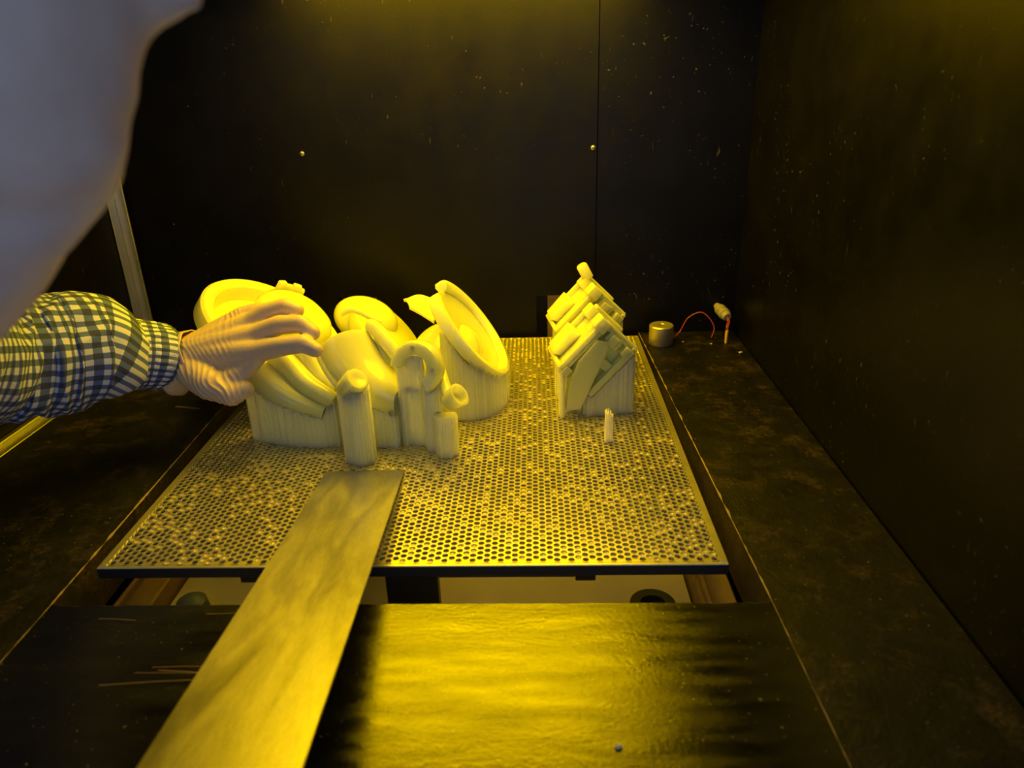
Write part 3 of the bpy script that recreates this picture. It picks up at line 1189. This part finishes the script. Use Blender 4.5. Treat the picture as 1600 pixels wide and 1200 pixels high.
# ------------------------------------------------------------------ amber lamp above the frame, at the back
lamp = empty('amber_lamp', (-.118, 1.062, .597), 'amber panel lamp above the view at the top of the back wall', 'lamp')
lm = Matrix.Translation((-.118, 1.062, .597))
LW, LH = .275, .185
mb = MB().box((-LW - .012, -LH - .012, .004), (LW + .012, LH + .012, .03), lm)
for lo, hi in (((-LW - .012, -LH - .012, -.012), (-LW - .002, LH + .012, .004)), ((LW + .002, -LH - .012, -.012), (LW + .012, LH + .012, .004)),
               ((-LW - .002, -LH - .012, -.012), (LW + .002, -LH - .002, .004)), ((-LW - .002, LH + .002, -.004), (LW + .002, LH + .012, .004))):
    mb.box(lo, hi, lm)
mb.build('housing', M['lamp_housing'], lamp, False)
MB().add([lm @ Vector(p) for p in ((-LW, -LH, 0), (LW, -LH, 0), (LW, LH, 0), (-LW, LH, 0), (-LW, -LH, .0035), (LW, -LH, .0035), (LW, LH, .0035), (-LW, LH, .0035))],
         [(3, 2, 1, 0), (4, 5, 6, 7), (0, 1, 5, 4), (1, 2, 6, 5), (2, 3, 7, 6), (3, 0, 4, 7)]).build('diffuser', M['lamp'], lamp, False)
for sx in (-.2, .2):
    MB().box((-.118 + sx - .01, 1.05, .62), (-.118 + sx + .01, 1.07, ZT)).build('hanger', M['lamp_housing'], lamp, False)

# ------------------------------------------------------------------ the person
person = empty('person', (-.50, .02, -.95), 'person leaning in from the left in a blue gingham shirt and latex glove', 'person')
HF = Vector((.87, .45, -.20)).normalized()
HU = (Vector((0, 0, 1)) - HF * HF.z).normalized()
HL = HU.cross(HF)
nose = CAM_O + (CAM_F + CAM_R * ((326 - 800) / FPX) - CAM_U * ((8 - 600) / FPX)) * .29
hc = nose - HF * .106 + HU * .028


def hp(x, y, z):
    return hc + HF * x + HL * y + HU * z


def interp(tab, z):
    if z <= tab[0][0]:
        return tab[0][1]
    for (a, fa), (b_, fb) in zip(tab, tab[1:]):
        if z <= b_:
            return fa + (fb - fa) * (z - a) / (b_ - a)
    return tab[-1][1]


front = [(-.116, .040), (-.110, .064), (-.100, .074), (-.088, .078), (-.076, .0785), (-.066, .082), (-.058, .081), (-.050, .084), (-.040, .083), (-.02, .085), (.0, .083),
         (.015, .082), (.03, .088), (.06, .087), (.085, .070), (.10, .050), (.112, .022), (.116, .004)]
back = [(-.116, -.010), (-.10, .010), (-.08, .03), (-.06, .055), (-.03, .083), (.0, .096), (.04, .100), (.07, .090), (.095, .060), (.112, .022), (.116, .004)]
wid = [(-.116, .022), (-.108, .034), (-.09, .046), (-.07, .055), (-.04, .063), (.0, .071), (.04, .075), (.07, .069), (.095, .048), (.112, .018), (.116, .003)]
nose_t = [(-.046, 0), (-.038, .010), (-.030, .022), (-.024, .023), (-.012, .016), (.004, .008), (.016, .002), (.022, 0)]
hv, hf = [], []
NS, NA = 60, 56
for i in range(NS):
    z = -.116 + .232 * i / (NS - 1)
    for k_ in range(NA):
        a = 2 * math.pi * k_ / NA
        ca, sa = math.cos(a), math.sin(a)
        x = (interp(front, z) if ca > 0 else interp(back, z)) * ca
        y = interp(wid, z) * sa
        if ca > 0:
            x += interp(nose_t, z) * math.exp(-(y / .012) ** 2)
            x -= .008 * math.exp(-((abs(y) - .032) / .014) ** 2 - ((z - .008) / .012) ** 2)
        hv.append(hp(x, y, z))
for i in range(NS - 1):
    for k_ in range(NA):
        k2_ = (k_ + 1) % NA
        hf.append((i * NA + k_, i * NA + k2_, (i + 1) * NA + k2_, (i + 1) * NA + k_))
hf.append(tuple(reversed(range(NA))))
hf.append(tuple(range((NS - 1) * NA, NS * NA)))
sh_l, sh_r = Vector((-.47, .29, .29)), Vector((-.34, -.08, .27))
nb = Vector((-.345, .245, .325))
chest = Vector((-.43, .12, .14))
pelvis = Vector((-.50, .02, -.14))
WR = at(287, 561, .865)
EL = Vector((-.560, .600, .215))
mb = MB()
mb.add(hv, hf)
for s in (-1, 1):
    mb.ellipsoid(hp(-.008, s * .076, -.004), (HF * .016, HL * .008, HU * .030), 12, 8)
mb.chain([hp(-.015, 0, -.05), Vector((-.250, .289, .399)), Vector((-.305, .275, .352)), nb], [.058, .058, .060, .062], 20)
def near(px, py, z):
    return CAM_O + (CAM_F + CAM_R * ((px - 800) / FPX) - CAM_U * ((py - 600) / FPX)) * z


mb.chain([hp(.050, 0, -.088), near(66, 236, .29), near(-9, 311, .29), near(-112, 358, .29)], [.024, .030, .032, .042], 16)
mb.chain([nb, chest, pelvis], [.075, .10, .11], 20)
mb.chain([nb, sh_l, EL, at(20, 560, .728), at(110, 551, .778), at(215, 554, .838), WR], [.05, .05, .042, .040, .036, .030, .027], 16)
mb.chain([nb, sh_r, Vector((-.30, -.22, .02)), Vector((-.28, -.05, -.16))], [.05, .05, .042, .026], 16)
mb.chain([Vector((-.28, -.05, -.16)), Vector((-.268, .0, -.21)), Vector((-.262, .03, -.25))], [.026, .032, .015], 14)
for q in range(4):
    mb.chain([Vector((-.278 + q * .016, .01, -.23)), Vector((-.275 + q * .017, .035, -.27)), Vector((-.274 + q * .017, .035, -.30))], [.009, .008, .0065], 10)
mb.chain([Vector((-.262, -.01, -.19)), Vector((-.235, .02, -.22)), Vector((-.232, .04, -.245))], [.011, .010, .008], 10)
for s in (-1, 1):
    hip = pelvis + Vector((.0, s * .09, -.02))
    mb.chain([pelvis, hip, hip + Vector((.03, 0, -.38)), hip + Vector((0, 0, -.74))], [.10, .085, .055, .04], 16)
co, no, fc = remeshed(mb, .0042, 5)
body = mk('body', co.tolist(), fc, M['skin'], person, True, None, None)
for s in (-1, 1):
    MB().ellipsoid(hp(.068, s * .032, .008), (HF * .012, HL * .012, HU * .012), 12, 8).build('eye', M['eye'], body)
mb = MB()
hv2 = []
for i in range(18):
    for k_ in range(40):
        t_ = i / 17
        a = 2 * math.pi * k_ / 40
        z0 = .045 if math.cos(a) > .35 else (-.055 if math.cos(a) < -.2 else .0)
        z = z0 + (.121 - z0) * t_
        x = ((interp(front, z) if math.cos(a) > 0 else interp(back, z)) + .006) * math.cos(a)
        hv2.append(hp(x, (interp(wid, z) + .006) * math.sin(a), z))
hf2 = [(i * 40 + k_, i * 40 + (k_ + 1) % 40, (i + 1) * 40 + (k_ + 1) % 40, (i + 1) * 40 + k_) for i in range(17) for k_ in range(40)]
hf2.append(tuple(range(17 * 40, 18 * 40)))
mk('hair', hv2, hf2, M['hair'], body, True, None, None)

# shirt body (outside the view) and trousers
mb = MB()
mb.chain([nb + Vector((-.02, -.01, -.045)), chest, pelvis + Vector((0, 0, .02))], [.100, .135, .135], 24)
mb.chain([nb + Vector((-.02, .0, -.03)), sh_l + Vector((0, .0, -.005))], [.07, .072], 18)
mb.chain([nb + Vector((-.02, .0, -.03)), sh_r, Vector((-.30, -.22, .02)), Vector((-.283, -.07, -.14))], [.07, .070, .058, .045], 18)
co, no, fc = remeshed(mb, .006, 6)
o = mk('shirt', co.tolist(), fc, M['gingham'], person, True, None, None)
uvl = o.data.uv_layers.new(name='UVMap')
li = np.empty(len(o.data.loops), dtype=np.int32)
o.data.loops.foreach_get('vertex_index', li)
uv = np.stack([co[li, 0] * .7 + co[li, 1] * .7, co[li, 2]], 1)
uvl.data.foreach_set('uv', uv.ravel())
mb = MB()
mb.chain([pelvis + Vector((0, 0, .01)), pelvis + Vector((0, 0, -.03))], [.128, .128], 20)
for s in (-1, 1):
    hip = pelvis + Vector((.0, s * .09, -.02))
    mb.chain([pelvis, hip, hip + Vector((.03, 0, -.38)), hip + Vector((0, 0, -.73))], [.115, .105, .075, .062], 18)
co, no, fc = remeshed(mb, .008, 6)
mk('trousers', co.tolist(), fc, M['trousers'], person, True, None, None)
for s in (-1, 1):
    a = pelvis + Vector((.02, s * .09, -.735))
    mb = MB().ellipsoid(a + Vector((.05, 0, -.035)), (Vector((.13, 0, 0)), Vector((0, .047, 0)), Vector((0, 0, .045))), 20, 12)
    mb.v = [(p[0], p[1], max(p[2], -.949)) for p in mb.v]
    mb.build('shoe', M['shoe'], person)

# sleeve: gathered cuff, fold, loose upper part
cl = [(266, 559, .864, .0375), (256, 559, .860, .0388), (240, 556, .850, .0405), (215, 554, .838, .0420), (190, 555, .825, .0440), (172, 557, .815, .0460), (163, 558, .810, .0475),
      (160, 556, .805, .0545), (150, 551, .800, .0615), (135, 549, .793, .0635), (110, 551, .778, .0640), (85, 554, .765, .0630), (55, 557, .748, .0640), (20, 560, .728, .0650), (-40, 562, .69, .066)]
pts = [at(a, b_, Y) for a, b_, Y, r in cl] + [EL + Vector((-.005, -.005, 0)), Vector((-.52, .48, .25)), Vector((-.495, .38, .28)), sh_l + Vector((-.005, .02, 0))]
rad = [c_[3] for c_ in cl] + [.068, .068, .070, .074]
NR, NA = 300, 160
P_ = spline(pts, NR)
Rr = [v_.x for v_ in spline([Vector((r, 0, 0)) for r in rad], NR)]
sv, suv = [], []
prev = None
slen = 0.0
for i in range(NR):
    d = (P_[min(i + 1, NR - 1)] - P_[max(i - 1, 0)]).normalized()
    if prev is None:
        a_ = (Vector((0, 0, 1)) - d * d.z).normalized()
    else:
        a_ = (prev - d * prev.dot(d)).normalized()
    prev = a_
    b__ = d.cross(a_)
    if i:
        slen += (P_[i] - P_[i - 1]).length
    for k_ in range(NA):
        t_ = 2 * math.pi * k_ / NA
        e = a_ * math.cos(t_) + b__ * math.sin(t_)
        r = Rr[i]
        gather = math.exp(-slen / .020)
        r += .0011 * gather * math.sin(t_ * 30 + 2 * math.sin(slen * 300)) + .0008 * gather * math.sin(slen * 2 * math.pi / .0055)
        q = P_[i] + e * r
        nz = noise.noise(Vector((q.x * 26, q.y * 18, q.z * 26)))
        nz2 = noise.noise(Vector((slen * 34 + 2.0 * math.sin(t_ + .6), math.cos(t_) * 1.1, math.sin(t_) * 1.1)))
        amp = min(1, slen / .03)
        r += amp * (.0035 * nz + .0048 * (1 - abs(nz2) * 2.2) * (.35 + .65 * min(1, max(0, slen - .08) / .05)))
        sv.append(P_[i] + e * r)
        suv.append((t_ * .054 / 1.0, slen))
sf, lu = [], []
for i in range(NR - 1):
    for k_ in range(NA):
        k2_ = (k_ + 1) % NA
        sf.append((i * NA + k_, (i + 1) * NA + k_, (i + 1) * NA + k2_, i * NA + k2_))
        t0, t1_ = 2 * math.pi * k_ / NA * .0549, 2 * math.pi * (k_ + 1) / NA * .0549
        l0, l1 = suv[i * NA][1], suv[(i + 1) * NA][1]
        lu += [(t0, l0), (t0, l1), (t1_, l1), (t1_, l0)]
sl = mk('sleeve', sv, sf, M['gingham'], person, True, None, None)
ul = sl.data.uv_layers.new(name='UVMap')
ul.data.foreach_set('uv', np.array(lu).ravel())
sm = sl.modifiers.new('thickness', 'SOLIDIFY')
sm.thickness = .0012
sm.offset = -1

# gloved left hand
K_i, K_m, K_r, K_p = at(408, 548, .832), at(404, 522, .852), at(394, 503, .872), at(380, 492, .890)
mb = MB()
# palm: metacarpal ridges fused into one surface
for K, r0, r1 in ((K_i, .022, .0135), (K_m, .024, .0135), (K_r, .023, .0130), (K_p, .021, .0120)):
    st = WR.lerp(K, .30) + Vector((0, 0, .000))
    mb.chain([WR, st, K], [.027, r0, r1], 16)
mb.ellipsoid(WR.lerp(K_m, .58) + Vector((0, -.004, -.010)), ((K_m - WR) * .47, (K_p - K_i) * .54, Vector((0, -.006, .018))), 20, 12)
# index, middle, ring, little: three joints each
mb.chain([K_i, at(440, 541, .822), at(474, 537, .815), at(493, 547, .812)], [.0138, .0124, .0114, .0094], 14)
mb.chain([K_m, at(436, 508, .846), at(470, 506, .838), at(489, 520, .832)], [.0138, .0126, .0114, .0096], 14)
mb.chain([K_r, at(416, 488, .872), at(446, 479, .868), at(464, 485, .862)], [.0134, .0122, .0112, .0096], 14)
mb.chain([K_p, at(402, 484, .893), at(428, 484, .893), at(448, 492, .890)], [.0115, .0098, .0088, .0072], 14)
# thumb leaves the near side of the palm and presses against the drum
mb.chain([WR.lerp(K_i, .12) + Vector((0, -.008, -.010)), at(330, 600, .822), at(362, 617, .808), at(384, 608, .812)], [.024, .021, .0142, .0105], 16)
mb.chain([at(345, 604, .822), at(385, 578, .828), K_i], [.016, .0115, .0125], 14)
co, no, fc = remeshed(mb, .0021, 7, 1)
axh = np.array((K_m - WR).normalized())
wr_ = np.array(WR)
side = np.array((K_p - K_i).normalized())
a = (co - wr_) @ axh
s_ = (co - wr_) @ side
nzv = np.array([noise.noise(Vector(p) * 38) for p in co.tolist()])
nzw = np.array([noise.noise(Vector(p) * 16 + Vector((5, 0, 0))) for p in co.tolist()])
ph = (a + .30 * s_ + .006 * nzv) / .0062 * 2 * math.pi
ridge = 1 - np.abs(np.sin(ph * .5)) * 1.6
maskw = np.clip((a + .02) / .03, 0, 1) * np.clip((.098 - a) / .025, 0, 1) * np.clip(.65 + 1.3 * nzw, .15, 1)
co = co + no * (ridge * .0011 * maskw)[:, None]
glove = mk('glove', co.tolist(), fc, M['glove'], person, True, None, None)
# loose rolled cuff of the glove
cd = (K_m - WR).normalized()
ups = (Vector((0, 0, 1)) - cd * cd.z).normalized()
sid = cd.cross(ups)
g = []
for i in range(16):
    s = -.014 + .036 * i / 15
    row = []
    for k_ in range(65):
        t_ = 2 * math.pi * k_ / 64
        r = .0322 + .0085 * max(0, 1 - i / 9) ** 1.3 - .002 * i / 15
        r += .0022 * max(0, 1 - i / 12) * math.sin(3 * t_ + .8) + .0008 * math.sin(9 * t_ + i * .4)
        sk = -.006 * math.cos(t_ - 2.6)
        row.append(WR + cd * (s + sk * max(0, 1 - i / 10)) + (ups * math.cos(t_) * 1.06 + sid * math.sin(t_)) * r)
    g.append(row)
MB().sheet(g, .0009).build('glove_cuff', M['glove'], glove, angle=None)
